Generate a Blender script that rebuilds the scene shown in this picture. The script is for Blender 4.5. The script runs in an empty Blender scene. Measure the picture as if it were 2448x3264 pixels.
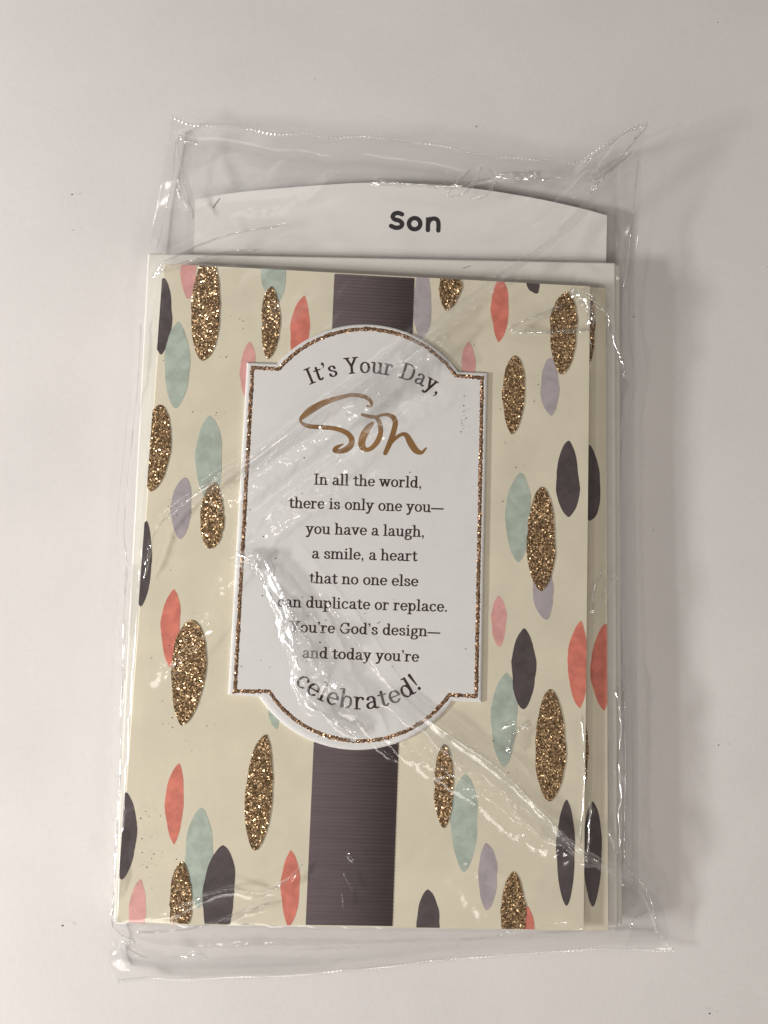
import bpy, bmesh, math, random
import numpy as np
from mathutils import Matrix, Vector

random.seed(7)
rng = np.random.default_rng(7)
sc = bpy.context.scene
col = sc.collection

# ------------------------------------------------------------------ camera
ZC = 0.0120                      # height of the top card's printed face
FPX = 2450.0                     # focal length in photo pixels (2448 x 3264)
ROT = np.array([[0.9981594498631347, -0.041708005066672604, -0.04402448139709692],
                [0.03679367321591198, 0.9935700342243922, -0.10707386563779782],
                [0.04820724281895417, 0.10525696843771863, 0.9932759094708256]])
CAM = np.array([-0.00536273, -0.00220818, 0.21224421 + ZC])
cd = bpy.data.cameras.new('camera')
cam = bpy.data.objects.new('camera', cd)
col.objects.link(cam)
m4 = np.eye(4); m4[:3, :3] = ROT; m4[:3, 3] = CAM
cam.matrix_world = Matrix(m4.tolist())
cd.sensor_fit = 'VERTICAL'; cd.sensor_height = 36.0
cd.lens = FPX / 3264 * 36.0
cd.clip_start = 0.01; cd.clip_end = 50
sc.camera = cam

# ------------------------------------------------------------------ room light
w = bpy.data.worlds.new('World'); sc.world = w; w.use_nodes = True
bg = w.node_tree.nodes['Background']
bg.inputs[0].default_value = (1.0, 0.84, 0.74, 1); bg.inputs[1].default_value = 0.11

def lamp(name, loc, target, size, power, color, size_y=None):
    ld = bpy.data.lights.new(name, 'AREA'); ld.energy = power; ld.color = color
    ld.shape = 'RECTANGLE' if size_y else 'DISK'; ld.size = size
    if size_y: ld.size_y = size_y
    o = bpy.data.objects.new(name, ld); col.objects.link(o)
    o.location = loc
    o.rotation_euler = (Vector(target) - Vector(loc)).to_track_quat('-Z', 'Y').to_euler()
    return o
lamp('window_light', (-0.57, -0.12, 0.262), (-0.01, 0.03, 0), 0.13, 5.2, (1.0, 0.985, 0.965), 0.05)
lamp('wall_light', (0.42, -0.66, 0.60), (0, 0.02, 0), 0.10, 1.3, (1.0, 0.93, 0.86))
lamp('veil_fill_lamp', (0.0, 1.9, 1.40), (0, 0.02, 0), 2.6, 3.0, (1.0, 0.965, 0.96), 1.6)  # added fill at the far side, kept for faint veils on the film
# two broad, dim added panels: their reflections make the film's milky glare
lamp('glare_panel', (-0.55, 1.05, 1.45), (0, 0, 0), 0.75, 2.2, (1.0, 0.97, 0.95), 0.60)
lamp('glare_panel', (-0.43, -1.20, 1.45), (0, 0, 0), 0.75, 10.5, (1.0, 0.94, 0.88), 0.60)
for lx, ly, pw_ in ((-1.15, 1.05, 1.8), (-1.35, -0.75, 6.0), (-0.8, -1.3, 1.2), (1.25, 0.75, 0.9), (1.05, -1.2, 1.2), (-0.1, -1.55, 1.0)):
    lamp('glint_lamp', (lx, ly, 1.30), (0, 0.02, 0), 0.07, pw_, (1.0, 0.95, 0.88))  # small lamps added to strike glints on creases and glitter

vs = sc.view_settings
vs.view_transform = 'Standard'; vs.look = 'None'; vs.exposure = -0.44; vs.gamma = 1.0
vs.use_curve_mapping = False
sc.cycles.transparent_max_bounces = 24
sc.cycles.max_bounces = 10
sc.cycles.caustics_reflective = False
sc.cycles.caustics_refractive = False

# ------------------------------------------------------------------ helpers
def at(p, z):
    """photo pixel(s) -> world point(s) on the horizontal plane z"""
    p = np.asarray(p, float); z = np.broadcast_to(np.asarray(z, float), p.shape[:-1])
    d = np.stack([(p[..., 0] - 1224) / FPX, -(p[..., 1] - 1632) / FPX, -np.ones(p.shape[:-1])], -1) @ ROT.T
    t = (z - CAM[2]) / d[..., 2]
    return CAM + d * t[..., None]

ZO = {1: (400, 300, 900 / 1659), 2: (1250, 300, 900 / 1659), 3: (700, 1000, 900 / 1659), 4: (700, 1700, 900 / 1659),
      5: (1350, 1100, 900 / 1659), 6: (1350, 1900, 900 / 1531), 7: (300, 1200, 700 / 1659), 8: (300, 2000, 900 / 1659),
      11: (1700, 700, 500 / 1580), 14: (1000, 500, 700 / 1659), 15: (850, 1080, 600 / 1659)}
def zp(k, pts):
    ox, oy, s = ZO[k]
    return np.asarray(pts, float) * s + np.array([ox, oy])

def mesh_obj(name, verts, faces, mat, parent=None, smooth=False):
    me = bpy.data.meshes.new(name)
    me.from_pydata([tuple(map(float, v)) for v in verts], [], [tuple(map(int, f)) for f in faces])
    me.update()
    if smooth: me.polygons.foreach_set('use_smooth', np.ones(len(me.polygons), bool))
    o = bpy.data.objects.new(name, me); col.objects.link(o)
    if mat: me.materials.append(mat)
    if parent: o.parent = parent; o.matrix_parent_inverse = parent.matrix_world.inverted()
    return o

def grid_obj(name, P, mat, parent=None):
    n, m = P.shape[:2]
    idx = np.arange(n * m).reshape(n, m)
    q = np.stack([idx[:-1, :-1], idx[1:, :-1], idx[1:, 1:], idx[:-1, 1:]], -1).reshape(-1, 4)
    me = bpy.data.meshes.new(name)
    me.vertices.add(n * m); me.vertices.foreach_set('co', P.reshape(-1).astype(np.float32))
    me.loops.add(q.size); me.loops.foreach_set('vertex_index', q.reshape(-1).astype(np.int32))
    me.polygons.add(len(q)); me.polygons.foreach_set('loop_start', np.arange(0, q.size, 4, dtype=np.int32))
    me.polygons.foreach_set('use_smooth', np.ones(len(q), bool))
    me.update(calc_edges=True); me.validate()
    o = bpy.data.objects.new(name, me); col.objects.link(o)
    me.materials.append(mat)
    if parent: o.parent = parent; o.matrix_parent_inverse = parent.matrix_world.inverted()
    return o

def thing(name, label, cat, loc=(0, 0, 0), group=None):
    o = bpy.data.objects.new(name, None); col.objects.link(o)
    o.empty_display_size = 0.01; o.location = loc
    o['label'] = label; o['category'] = cat
    if group: o['group'] = group
    bpy.context.view_layer.update()
    return o

def catmull(pts, n=8, closed=False):
    p = np.asarray(pts, float)
    if closed: q = np.concatenate([p[-1:], p, p[:2]])
    else: q = np.concatenate([2 * p[:1] - p[1:2], p, 2 * p[-1:] - p[-2:-1]])
    out = []
    t = np.linspace(0, 1, n, endpoint=False)[:, None]
    for i in range(1, len(q) - 2):
        a, b, c, d = q[i - 1], q[i], q[i + 1], q[i + 2]
        out.append(0.5 * ((2 * b) + (-a + c) * t + (2 * a - 5 * b + 4 * c - d) * t ** 2 + (-a + 3 * b - 3 * c + d) * t ** 3))
    if not closed: out.append(p[-1:])
    return np.concatenate(out)

def resample(pts, n):
    p = np.asarray(pts, float)
    s = np.concatenate([[0], np.cumsum(np.linalg.norm(np.diff(p, axis=0), axis=1))])
    t = np.linspace(0, s[-1], n)
    return np.stack([np.interp(t, s, p[:, k]) for k in range(p.shape[1])], -1)

def clip_poly(poly, quad):
    """Sutherland-Hodgman against a convex quad (pixel space, clockwise on screen)"""
    out = [tuple(p) for p in poly]
    for i in range(len(quad)):
        a, b = np.array(quad[i]), np.array(quad[(i + 1) % len(quad)])
        nx, ny = -(b - a)[1], (b - a)[0]
        f = lambda p: (p[0] - a[0]) * nx + (p[1] - a[1]) * ny
        inp, out = out, []
        for j, p in enumerate(inp):
            q = inp[j - 1]
            fp, fq = f(p), f(q)
            if (fp >= 0) != (fq >= 0):
                t = fq / (fq - fp); out.append((q[0] + (p[0] - q[0]) * t, q[1] + (p[1] - q[1]) * t))
            if fp >= 0: out.append(p)
        if len(out) < 3: return []
    return out

def slab(name, outline_px, z0, z1, mat, parent=None, bevel=0.0):
    """flat sheet with real thickness; outline given on its top face"""
    P = at(np.asarray(outline_px), z1)
    n = len(P); Q = P.copy(); Q[:, 2] = z0
    faces = [list(range(n)), list(range(2 * n - 1, n - 1, -1))] + [[i, i + n, (i + 1) % n + n, (i + 1) % n] for i in range(n)]
    o = mesh_obj(name, np.concatenate([P, Q]), faces, mat, parent)
    bm = bmesh.new(); bm.from_mesh(o.data); bmesh.ops.recalc_face_normals(bm, faces=bm.faces)
    if bevel: bmesh.ops.bevel(bm, geom=bm.edges[:], offset=bevel, segments=3, affect='EDGES', profile=0.5)
    bm.to_mesh(o.data); bm.free()
    return o

# ------------------------------------------------------------------ materials
def newmat(name):
    m = bpy.data.materials.new(name); m.use_nodes = True
    nt = m.node_tree
    return m, nt, nt.nodes['Principled BSDF']

def tex(nt, kind, scale, **kw):
    tc = nt.nodes.new('ShaderNodeTexCoord'); mp = nt.nodes.new('ShaderNodeMapping')
    nt.links.new(tc.outputs['Object'], mp.inputs[0])
    n = nt.nodes.new(kind); nt.links.new(mp.outputs[0], n.inputs['Vector'])
    if isinstance(scale, tuple): mp.inputs['Scale'].default_value = scale; n.inputs['Scale'].default_value = 1
    else: n.inputs['Scale'].default_value = scale
    for k, v in kw.items(): n.inputs[k].default_value = v
    return n

def paper(name, rgb, var=0.06, scale=260.0, rough=0.6, bump=0.15, bscale=2200.0, spec=0.3, contrast=(0.35, 0.65)):
    m, nt, b = newmat(name)
    n = tex(nt, 'ShaderNodeTexNoise', scale, Detail=4.0, Roughness=0.6)
    r = nt.nodes.new('ShaderNodeValToRGB')
    r.color_ramp.elements[0].position, r.color_ramp.elements[1].position = contrast
    r.color_ramp.elements[0].color = (*[c * (1 - var) for c in rgb], 1)
    r.color_ramp.elements[1].color = (*[min(1, c * (1 + var)) for c in rgb], 1)
    nt.links.new(n.outputs['Fac'], r.inputs[0]); nt.links.new(r.outputs[0], b.inputs['Base Color'])
    n2 = tex(nt, 'ShaderNodeTexNoise', bscale, Detail=3.0)
    bp = nt.nodes.new('ShaderNodeBump'); bp.inputs['Strength'].default_value = bump; bp.inputs['Distance'].default_value = 0.0002
    nt.links.new(n2.outputs['Fac'], bp.inputs['Height']); nt.links.new(bp.outputs[0], b.inputs['Normal'])
    b.inputs['Roughness'].default_value = rough; b.inputs['Specular IOR Level'].default_value = spec
    return m

M = {}
M['cream'] = paper('cream_card_stock', (0.785, 0.72, 0.56), 0.045, 70, 0.5)
M['white_card'] = paper('white_card_stock', (0.88, 0.86, 0.83), 0.02, 90, 0.55)
M['envelope'] = paper('envelope_paper', (0.84, 0.82, 0.76), 0.02, 150, 0.75, 0.3)
M['plaque'] = paper('plaque_card', (0.84, 0.83, 0.815), 0.015, 150, 0.5)
M['dark'] = paper('plum_brown_ink', (0.090, 0.071, 0.075), 0.14, 300, 0.5, contrast=(0.38, 0.62))
M['coral'] = paper('coral_watercolour', (0.74, 0.225, 0.165), 0.14, 300, 0.55, contrast=(0.38, 0.62))
M['pink'] = paper('pink_watercolour', (0.78, 0.40, 0.37), 0.10, 300, 0.55, contrast=(0.38, 0.62))
M['sage'] = paper('sage_watercolour', (0.47, 0.545, 0.465), 0.11, 300, 0.55, contrast=(0.38, 0.62))
M['lav'] = paper('lavender_watercolour', (0.46, 0.41, 0.43), 0.08, 300, 0.55, contrast=(0.38, 0.62))
M['ink'] = paper('text_ink', (0.038, 0.022, 0.024), 0.1, 700, 0.5)
M['black_ink'] = paper('divider_ink', (0.022, 0.016, 0.019), 0.1, 700, 0.5)

def glitter(name, base, spark, cell, tilt):
    m, nt, b = newmat(name)
    v = tex(nt, 'ShaderNodeTexVoronoi', cell); v.inputs['Randomness'].default_value = 1.0
    # every flake gets its own facing
    sub = nt.nodes.new('ShaderNodeVectorMath'); sub.operation = 'SUBTRACT'; sub.inputs[1].default_value = (0.5, 0.5, 0.5)
    nt.links.new(v.outputs['Color'], sub.inputs[0])
    mul = nt.nodes.new('ShaderNodeVectorMath'); mul.operation = 'MULTIPLY'; mul.inputs[1].default_value = (tilt, tilt, 0)
    nt.links.new(sub.outputs[0], mul.inputs[0])
    g = nt.nodes.new('ShaderNodeNewGeometry')
    add = nt.nodes.new('ShaderNodeVectorMath'); add.operation = 'ADD'
    nt.links.new(g.outputs['Normal'], add.inputs[0]); nt.links.new(mul.outputs[0], add.inputs[1])
    nm = nt.nodes.new('ShaderNodeVectorMath'); nm.operation = 'NORMALIZE'; nt.links.new(add.outputs[0], nm.inputs[0])
    nt.links.new(nm.outputs[0], b.inputs['Normal'])
    sep = nt.nodes.new('ShaderNodeSeparateColor'); nt.links.new(v.outputs['Color'], sep.inputs[0])
    r = nt.nodes.new('ShaderNodeValToRGB')
    r.color_ramp.elements[0].color = (*[c * 0.7 for c in base], 1)
    r.color_ramp.elements[1].color = (*spark, 1)
    e = r.color_ramp.elements.new(0.55); e.color = (*base, 1)
    nt.links.new(sep.outputs[2], r.inputs[0]); nt.links.new(r.outputs[0], b.inputs['Base Color'])
    b.inputs['Metallic'].default_value = 0.5; b.inputs['Roughness'].default_value = 0.27
    return m
M['gold'] = glitter('gold_glitter', (0.25, 0.147, 0.060), (0.84, 0.58, 0.33), 3100.0, 1.5)
M['copper'] = glitter('copper_glitter', (0.235, 0.125, 0.064), (0.78, 0.52, 0.33), 3000.0, 1.5)
m, nt, b = newmat('gold_foil'); M['foil'] = m
n = tex(nt, 'ShaderNodeTexNoise', 90.0, Detail=2.0)
r = nt.nodes.new('ShaderNodeValToRGB'); r.color_ramp.elements[0].color = (0.30, 0.150, 0.048, 1); r.color_ramp.elements[1].color = (0.43, 0.23, 0.08, 1)
r.color_ramp.elements[0].position = 0.35; r.color_ramp.elements[1].position = 0.65
nt.links.new(n.outputs['Fac'], r.inputs[0]); nt.links.new(r.outputs[0], b.inputs['Base Color'])
b.inputs['Metallic'].default_value = 0.35; b.inputs['Roughness'].default_value = 0.5

# grosgrain band ink
M['ribbon'] = paper('grosgrain_ribbon', (0.118, 0.089, 0.096), 0.08, 1.0, 0.9, 0.1, spec=0.08)
for nd in M['ribbon'].node_tree.nodes:
    if nd.type == 'MAPPING' : nd.inputs['Scale'].default_value = (60, 1500, 60)

# white cloth
m, nt, b = newmat('white_cloth'); M['cloth'] = m
n = tex(nt, 'ShaderNodeTexNoise', (500.0, 1900.0, 500.0), Detail=3.0)
n3 = tex(nt, 'ShaderNodeTexNoise', (1700.0, 520.0, 500.0), Detail=3.0)
n4 = tex(nt, 'ShaderNodeTexNoise', 26.0, Detail=4.0)
mx = nt.nodes.new('ShaderNodeMath'); mx.operation = 'ADD'
nt.links.new(n.outputs['Fac'], mx.inputs[0]); nt.links.new(n3.outputs['Fac'], mx.inputs[1])
r = nt.nodes.new('ShaderNodeMapRange'); r.inputs['From Min'].default_value = 0.7; r.inputs['From Max'].default_value = 1.3
r.inputs['To Min'].default_value = 0.0; r.inputs['To Max'].default_value = 1.0
nt.links.new(mx.outputs[0], r.inputs[0])
cr = nt.nodes.new('ShaderNodeValToRGB')
cr.color_ramp.elements[0].color = (0.712, 0.685, 0.672, 1); cr.color_ramp.elements[1].color = (0.738, 0.710, 0.697, 1)
nt.links.new(r.outputs[0], cr.inputs[0])
mr = nt.nodes.new('ShaderNodeMapRange'); mr.inputs['From Min'].default_value = 0.3; mr.inputs['From Max'].default_value = 0.7
mr.inputs['To Min'].default_value = 0.97; mr.inputs['To Max'].default_value = 1.03
nt.links.new(n4.outputs['Fac'], mr.inputs[0])
vm = nt.nodes.new('ShaderNodeVectorMath'); vm.operation = 'SCALE'
nt.links.new(cr.outputs[0], vm.inputs[0]); nt.links.new(mr.outputs[0], vm.inputs['Scale'])
nt.links.new(vm.outputs[0], b.inputs['Base Color'])
bp = nt.nodes.new('ShaderNodeBump'); bp.inputs['Strength'].default_value = 0.09; bp.inputs['Distance'].default_value = 0.0003
nt.links.new(mx.outputs[0], bp.inputs['Height']); nt.links.new(bp.outputs[0], b.inputs['Normal'])
b.inputs['Roughness'].default_value = 0.9; b.inputs['Specular IOR Level'].default_value = 0.1

# clear film: looks through, mirrors at ridges, a trace of milky haze
def film(name, base, haze, rough):
    m = bpy.data.materials.new(name); m.use_nodes = True; nt = m.node_tree
    nt.nodes.remove(nt.nodes['Principled BSDF']); out = nt.nodes['Material Output']
    tr = nt.nodes.new('ShaderNodeBsdfTransparent'); tr.inputs[0].default_value = (0.995, 0.995, 0.995, 1)
    gl = nt.nodes.new('ShaderNodeBsdfGlossy'); gl.inputs['Roughness'].default_value = rough; gl.inputs[0].default_value = (1, 1, 1, 1)
    df = nt.nodes.new('ShaderNodeBsdfDiffuse'); df.inputs[0].default_value = (0.95, 0.95, 0.95, 1)
    lw = nt.nodes.new('ShaderNodeLayerWeight'); lw.inputs['Blend'].default_value = 0.5
    pw = nt.nodes.new('ShaderNodeMath'); pw.operation = 'POWER'; pw.inputs[1].default_value = 4.0
    nt.links.new(lw.outputs['Facing'], pw.inputs[0])
    ma = nt.nodes.new('ShaderNodeMath'); ma.operation = 'MULTIPLY_ADD'; ma.inputs[1].default_value = 0.6; ma.inputs[2].default_value = base
    nt.links.new(pw.outputs[0], ma.inputs[0])
    tl = nt.nodes.new('ShaderNodeBsdfTranslucent'); tl.inputs[0].default_value = (0.95, 0.95, 0.95, 1)
    m0 = nt.nodes.new('ShaderNodeMixShader'); m0.inputs[0].default_value = 0.4
    nt.links.new(df.outputs[0], m0.inputs[1]); nt.links.new(tl.outputs[0], m0.inputs[2])
    m1 = nt.nodes.new('ShaderNodeMixShader'); m1.inputs[0].default_value = haze
    nt.links.new(tr.outputs[0], m1.inputs[1]); nt.links.new(m0.outputs[0], m1.inputs[2])
    m2 = nt.nodes.new('ShaderNodeMixShader'); nt.links.new(ma.outputs[0], m2.inputs[0])
    nt.links.new(m1.outputs[0], m2.inputs[1]); nt.links.new(gl.outputs[0], m2.inputs[2])
    nt.links.new(m2.outputs[0], out.inputs['Surface'])
    return m
M['film'] = film('clear_film', 0.058, 0.010, 0.15)
M['film_back'] = film('clear_back_film', 0.02, 0.0, 0.15)
M['film_fold'] = film('doubled_film', 0.08, 0.12, 0.20)
M['film_crease'] = film('pinched_film', 0.24, 0.06, 0.13)
M['film_seal'] = film('heat_sealed_film', 0.12, 0.14, 0.14)

# ------------------------------------------------------------------ setting: the white cloth
nx = 121
gx = np.linspace(-1.0, 1.0, nx); gx = np.sign(gx) * np.abs(gx) ** 1.6
X, Y = np.meshgrid(gx, gx, indexing='ij')
Zg = 0.0006 * (np.sin(X * 31 + Y * 9) * np.sin(Y * 23 - X * 12)) - 0.0010
Zg = np.where((np.abs(X) < 0.09) & (np.abs(Y) < 0.13), np.minimum(Zg, -0.0002), Zg)
cl = grid_obj('white_tablecloth', np.stack([X, Y, Zg], -1), M['cloth']); cl['kind'] = 'structure'

# ------------------------------------------------------------------ pattern marks
SHARP = {'gold': 0.58, 'dark': 0.64, 'coral': 0.72, 'pink': 0.64, 'sage': 0.66, 'lav': 0.60}
def petal_outline(T, R, B, L, kind, seed):
    g = np.random.default_rng(seed)
    T, R, B, L = map(lambda v: np.array(v, float), (T, R, B, L))
    e = SHARP[kind]; pts = []
    def quarter(tip, side, rev):
        t = np.linspace(0, 1, 15)[:-1]
        v = np.cos(t * math.pi / 2); u = (1 - v ** 2) ** e
        # u: sideways share, v: share towards tip
        seg = np.stack([tip[0] + (side[0] - tip[0]) * u, side[1] + (tip[1] - side[1]) * v], -1)
        return seg if not rev else None
    pts += list(quarter(T, R, False))
    q = quarter(B, R, False); q = np.concatenate([q, [R]])[::-1][:-1]; pts += list(q)
    pts += list(quarter(B, L, False))
    q = quarter(T, L, False); q = np.concatenate([q, [L]])[::-1][:-1]; pts += list(q)
    p = np.array(pts); n = len(p)
    # hand-painted edge: slow wobble (ink) or grainy edge (glitter)
    ph = g.uniform(0, 6.28, 4); a = np.linspace(0, 2 * math.pi, n, endpoint=False)
    wob = 2.6 * np.sin(3 * a + ph[0]) + 2.2 * np.sin(5 * a + ph[1]) + 1.8 * np.sin(9 * a + ph[2])
    wob = wob + (g.normal(0, 2.2, n) if kind == 'gold' else g.normal(0, 0.9, n))
    c = p.mean(0); d = p - c; d /= np.linalg.norm(d, axis=1)[:, None] + 1e-9
    return p + d * wob[:, None] * np.array([1.0, 0.5])

def sheet_poly(name, P, mat, parent, drop):
    """a printed or glittered patch: top face plus a thin skirt"""
    n = len(P); Q = P.copy(); Q[:, 2] -= drop
    f = [list(range(n))] + [[i, (i + 1) % n, (i + 1) % n + n, i + n] for i in range(n)]
    o = mesh_obj(name, np.concatenate([P, Q]), f, mat, parent)
    bm = bmesh.new(); bm.from_mesh(o.data)
    bmesh.ops.triangulate(bm, faces=[fc for fc in bm.faces if len(fc.verts) > 4])
    bmesh.ops.recalc_face_normals(bm, faces=bm.faces)
    bm.to_mesh(o.data); bm.free()
    if sum(p.normal.z * p.area for p in o.data.polygons) < 0: o.data.flip_normals()
    return o

CARD1 = [(520, 840), (1881, 913), (1860, 2965), (368, 2941)]     # TL TR BR BL
# kind, zoom id, top, right, bottom, left
PETALS = [
 ('pink', 1, (375, 900), (418, 1040), (368, 1203), (325, 1060)),
 ('gold', 1, (487, 930), (556, 1270), (452, 1567), (387, 1340)),
 ('dark', 1, (225, 1080), (275, 1290), (208, 1530), (150, 1300)),
 ('sage', 1, (310, 1340), (378, 1580), (290, 1849), (228, 1580)),
 ('sage', 1, (870, 840), (943, 1060), (890, 1228), (797, 1070)),
 ('gold', 1, (855, 1130), (907, 1340), (833, 1553), (797, 1330)),
 ('coral', 1, (1050, 1185), (1083, 1370), (1000, 1640), (968, 1400)),
 ('pink', 3, (178, 165), (210, 290), (150, 482), (120, 360)),
 ('lav', 2, (175, 1010), (232, 1270), (170, 1440), (125, 1270)),
 ('gold', 2, (340, 960), (405, 1110), (318, 1268), (275, 1120)),
 ('coral', 2, (635, 1075), (688, 1250), (625, 1458), (583, 1250)),
 ('dark', 2, (830, 940), (868, 1100), (848, 1174), (785, 1090)),
 ('lav', 5, (740, 75), (797, 230), (750, 415), (688, 250)),
 ('gold', 2, (1022, 1165), (1088, 1330), (995, 1648), (928, 1370)),
 ('pink', 2, (448, 1455), (488, 1610), (450, 1740), (408, 1600)),
 ('gold', 5, (540, 60), (595, 240), (522, 520), (464, 280)),
 ('dark', 5, (850, 562), (917, 840), (850, 1010), (779, 800)),
 ('sage', 5, (570, 750), (632, 950), (558, 1277), (481, 1020)),
 ('lav', 5, (700, 1250), (763, 1450), (722, 1614), (642, 1440)),
 ('gold', 5, (695, 832), (776, 1160), (690, 1443), (609, 1180)),
 ('pink', 6, (405, -2), (450, 120), (410, 276), (368, 140)),
 ('coral', 6, (855, 135), (892, 380), (848, 608), (780, 365)),
 ('sage', 6, (450, 415), (510, 620), (437, 927), (365, 680)),
 ('dark', 6, (545, 175), (608, 400), (540, 614), (477, 410)),
 ('gold', 6, (685, 505), (770, 850), (682, 1112), (607, 860)),
 ('sage', 6, (228, 965), (296, 1190), (220, 1497), (146, 1200)),
 ('gold', 6, (110, 806), (163, 1000), (108, 1257), (58, 1030)),
 ('dark', 6, (775, 1106), (822, 1360), (775, 1682), (722, 1380)),
 ('lav', 6, (340, 1340), (400, 1510), (345, 1703), (297, 1530)),
 ('coral', 6, (565, 1685), (600, 1800), (570, 1950), (528, 1800)),
 ('gold', 6, (488, 1498), (552, 1730), (482, 1960), (418, 1760)),
 ('dark', 6, (25, 1590), (88, 1790), (25, 2040), (-38, 1790)),
 ('gold', 7, (495, 215), (578, 430), (425, 868), (365, 600)),
 ('sage', 7, (872, 298), (968, 570), (880, 970), (767, 620)),
 ('lav', 7, (692, 763), (736, 930), (650, 1228), (580, 1000)),
 ('gold', 7, (905, 795), (976, 1100), (880, 1302), (800, 1110)),
 ('dark', 7, (395, 1093), (436, 1350), (348, 1740), (300, 1420)),
 ('coral', 7, (603, 1608), (653, 1800), (572, 2195), (505, 1900)),
 ('gold', 8, (575, -45), (656, 160), (515, 573), (452, 260)),
 ('gold', 8, (1010, 632), (1047, 900), (945, 1312), (884, 1060)),
 ('coral', 8, (503, 797), (526, 980), (470, 1273), (416, 1040)),
 ('dark', 8, (185, 968), (250, 1190), (160, 1480), (95, 1250)),
 ('sage', 8, (628, 1060), (699, 1310), (610, 1650), (536, 1330)),
 ('gold', 8, (515, 1378), (570, 1580), (500, 1860), (441, 1630)),
 ('dark', 8, (755, 1280), (827, 1460), (735, 1900), (637, 1630)),
 ('pink', 8, (275, 1480), (303, 1660), (250, 1860), (202, 1710)),
 ('coral', 8, (1157, 1308), (1211, 1520), (1143, 1758), (1098, 1540)),
 ('sage', 8, (1050, 400), (1092, 500), (1070, 598), (1026, 490)),
 ('dark', 8, (905, 1742), (985, 1766), (905, 1790), (825, 1762)),
]
CARD2 = [(560, 850), (1931, 918), (1938, 2967), (440, 2945)]
PETALS2 = [
 ('gold', 2, (1130, 1150), (1197, 1370), (1105, 1655), (1040, 1380)),
 ('dark', 5, (973, 586), (1042, 880), (978, 1032), (908, 830)),
 ('coral', 6, (988, 150), (1022, 380), (980, 621), (907, 385)),
 ('gold', 6, (820, 560), (894, 850), (820, 1130), (750, 860)),
 ('dark', 6, (917, 1113), (968, 1360), (918, 1684), (866, 1380)),
]
def add_petals(lst, quad, z, parent):
    cnt = {}
    for i, (k, zo, T, R_, B, L) in enumerate(lst):
        p = zp(zo, petal_outline(T, R_, B, L, k, 100 + i))
        p = clip_poly(p, quad)
        if len(p) < 3: continue
        lift = 0.00022 if k == 'gold' else 0.00003 + 0.000008 * (i % 5)
        P = at(np.array(p), z + lift)
        sheet_poly('glitter_petal' if k == 'gold' else 'printed_petal', P, M[k], parent, lift - 0.000005)

def folded_card(name, label, quad, ztop, thick, parent=None):
    """cream sheet folded along its left side: front leaf, rounded fold, back leaf"""
    t = thing(name, label, 'greeting card', tuple(np.append(at(np.array(quad), ztop).mean(0)[:2], ztop - thick)), 'cards in the bag')
    TL, TR, BR, BL = at(np.array(quad, float), ztop)
    s = 0.00034; gap = thick
    prof = []           # (distance from left edge, z below top)
    Wd = 1.0
    outer = [(Wd, 0.0), (0.012, 0.0)]
    nseg = 10
    for i in range(nseg + 1):
        a = math.pi / 2 + math.pi * i / nseg
        outer.append((0.0035 + 0.0035 * math.cos(a), -gap / 2 + gap / 2 * math.sin(a)))
    outer += [(0.012, -gap), (Wd, -gap)]
    g2 = gap / 2 - s
    inner = [(Wd, -gap + s), (0.012, -gap + s)]
    for i in range(nseg, -1, -1):
        a = math.pi / 2 + math.pi * i / nseg
        inner.append((0.0045 + 0.0025 * math.cos(a), -gap / 2 + g2 * math.sin(a)))
    inner += [(0.012, -s), (Wd, -s)]
    prof = outer + inner
    n = len(prof); V = []
    for A, Bq in ((TL, TR), (BL, BR)):
        for u, dz in prof:
            V.append(A + (Bq - A) * u + np.array([0, 0, dz]))
    F = [[i, (i + 1) % n, (i + 1) % n + n, i + n] for i in range(n)]
    F += [list(range(n))[::-1], [i + n for i in range(n)]]
    o = mesh_obj('folded_sheet', V, F, M['cream'], t)
    bm = bmesh.new(); bm.from_mesh(o.data)
    bmesh.ops.triangulate(bm, faces=[f for f in bm.faces if len(f.verts) > 4])
    bmesh.ops.recalc_face_normals(bm, faces=bm.faces); bm.to_mesh(o.data); bm.free()
    return t

# ------------------------------------------------------------------ divider with arched top
ZD = 0.0030
divider = thing('divider_card', 'white divider card with an arched top printed Son behind the envelopes', 'divider', tuple(np.append(at((1260, 1500), 0)[:2], 0.0025)))
arch = catmull([(623, 636), (760, 613), (997, 592), (1214, 582), (1467, 596), (1684, 628), (1847, 663), (1935, 687)], 8)
slab('divider_sheet', list(arch) + [(1932, 829), (1940, 2800), (470, 2780), (617, 802)], ZD - 0.0005, ZD, M['white_card'], divider)

# ------------------------------------------------------------------ lettering by distance field
def polygonize(field, x0, x1, y0, y1, step):
    xs = np.arange(x0, x1 + step, step); ys = np.arange(y0, y1 + step, step)
    XX, YY = np.meshgrid(xs, ys, indexing='ij')
    F = field(XX, YY)
    F = np.where(np.abs(F) < 1e-6, 1e-6, F)
    verts, idx, faces = [], {}, []
    def vid(key, p):
        if key not in idx: idx[key] = len(verts); verts.append(p)
        return idx[key]
    ins = F < 0
    any_in = ins[:-1, :-1] | ins[1:, :-1] | ins[1:, 1:] | ins[:-1, 1:]
    for i, j in zip(*np.nonzero(any_in)):
        cs = [(i, j), (i + 1, j), (i + 1, j + 1), (i, j + 1)]
        poly = []
        for k in range(4):
            a, b_ = cs[k], cs[(k + 1) % 4]
            fa, fb = F[a], F[b_]
            if fa < 0: poly.append(vid(a, (xs[a[0]], ys[a[1]])))
            if (fa < 0) != (fb < 0):
                t = fa / (fa - fb)
                key = (min(a, b_), max(a, b_))
                poly.append(vid(key, (xs[a[0]] + (xs[b_[0]] - xs[a[0]]) * t, ys[a[1]] + (ys[b_[1]] - ys[a[1]]) * t)))
        if len(poly) >= 3: faces.append(poly)
    return np.array(verts), faces

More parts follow.
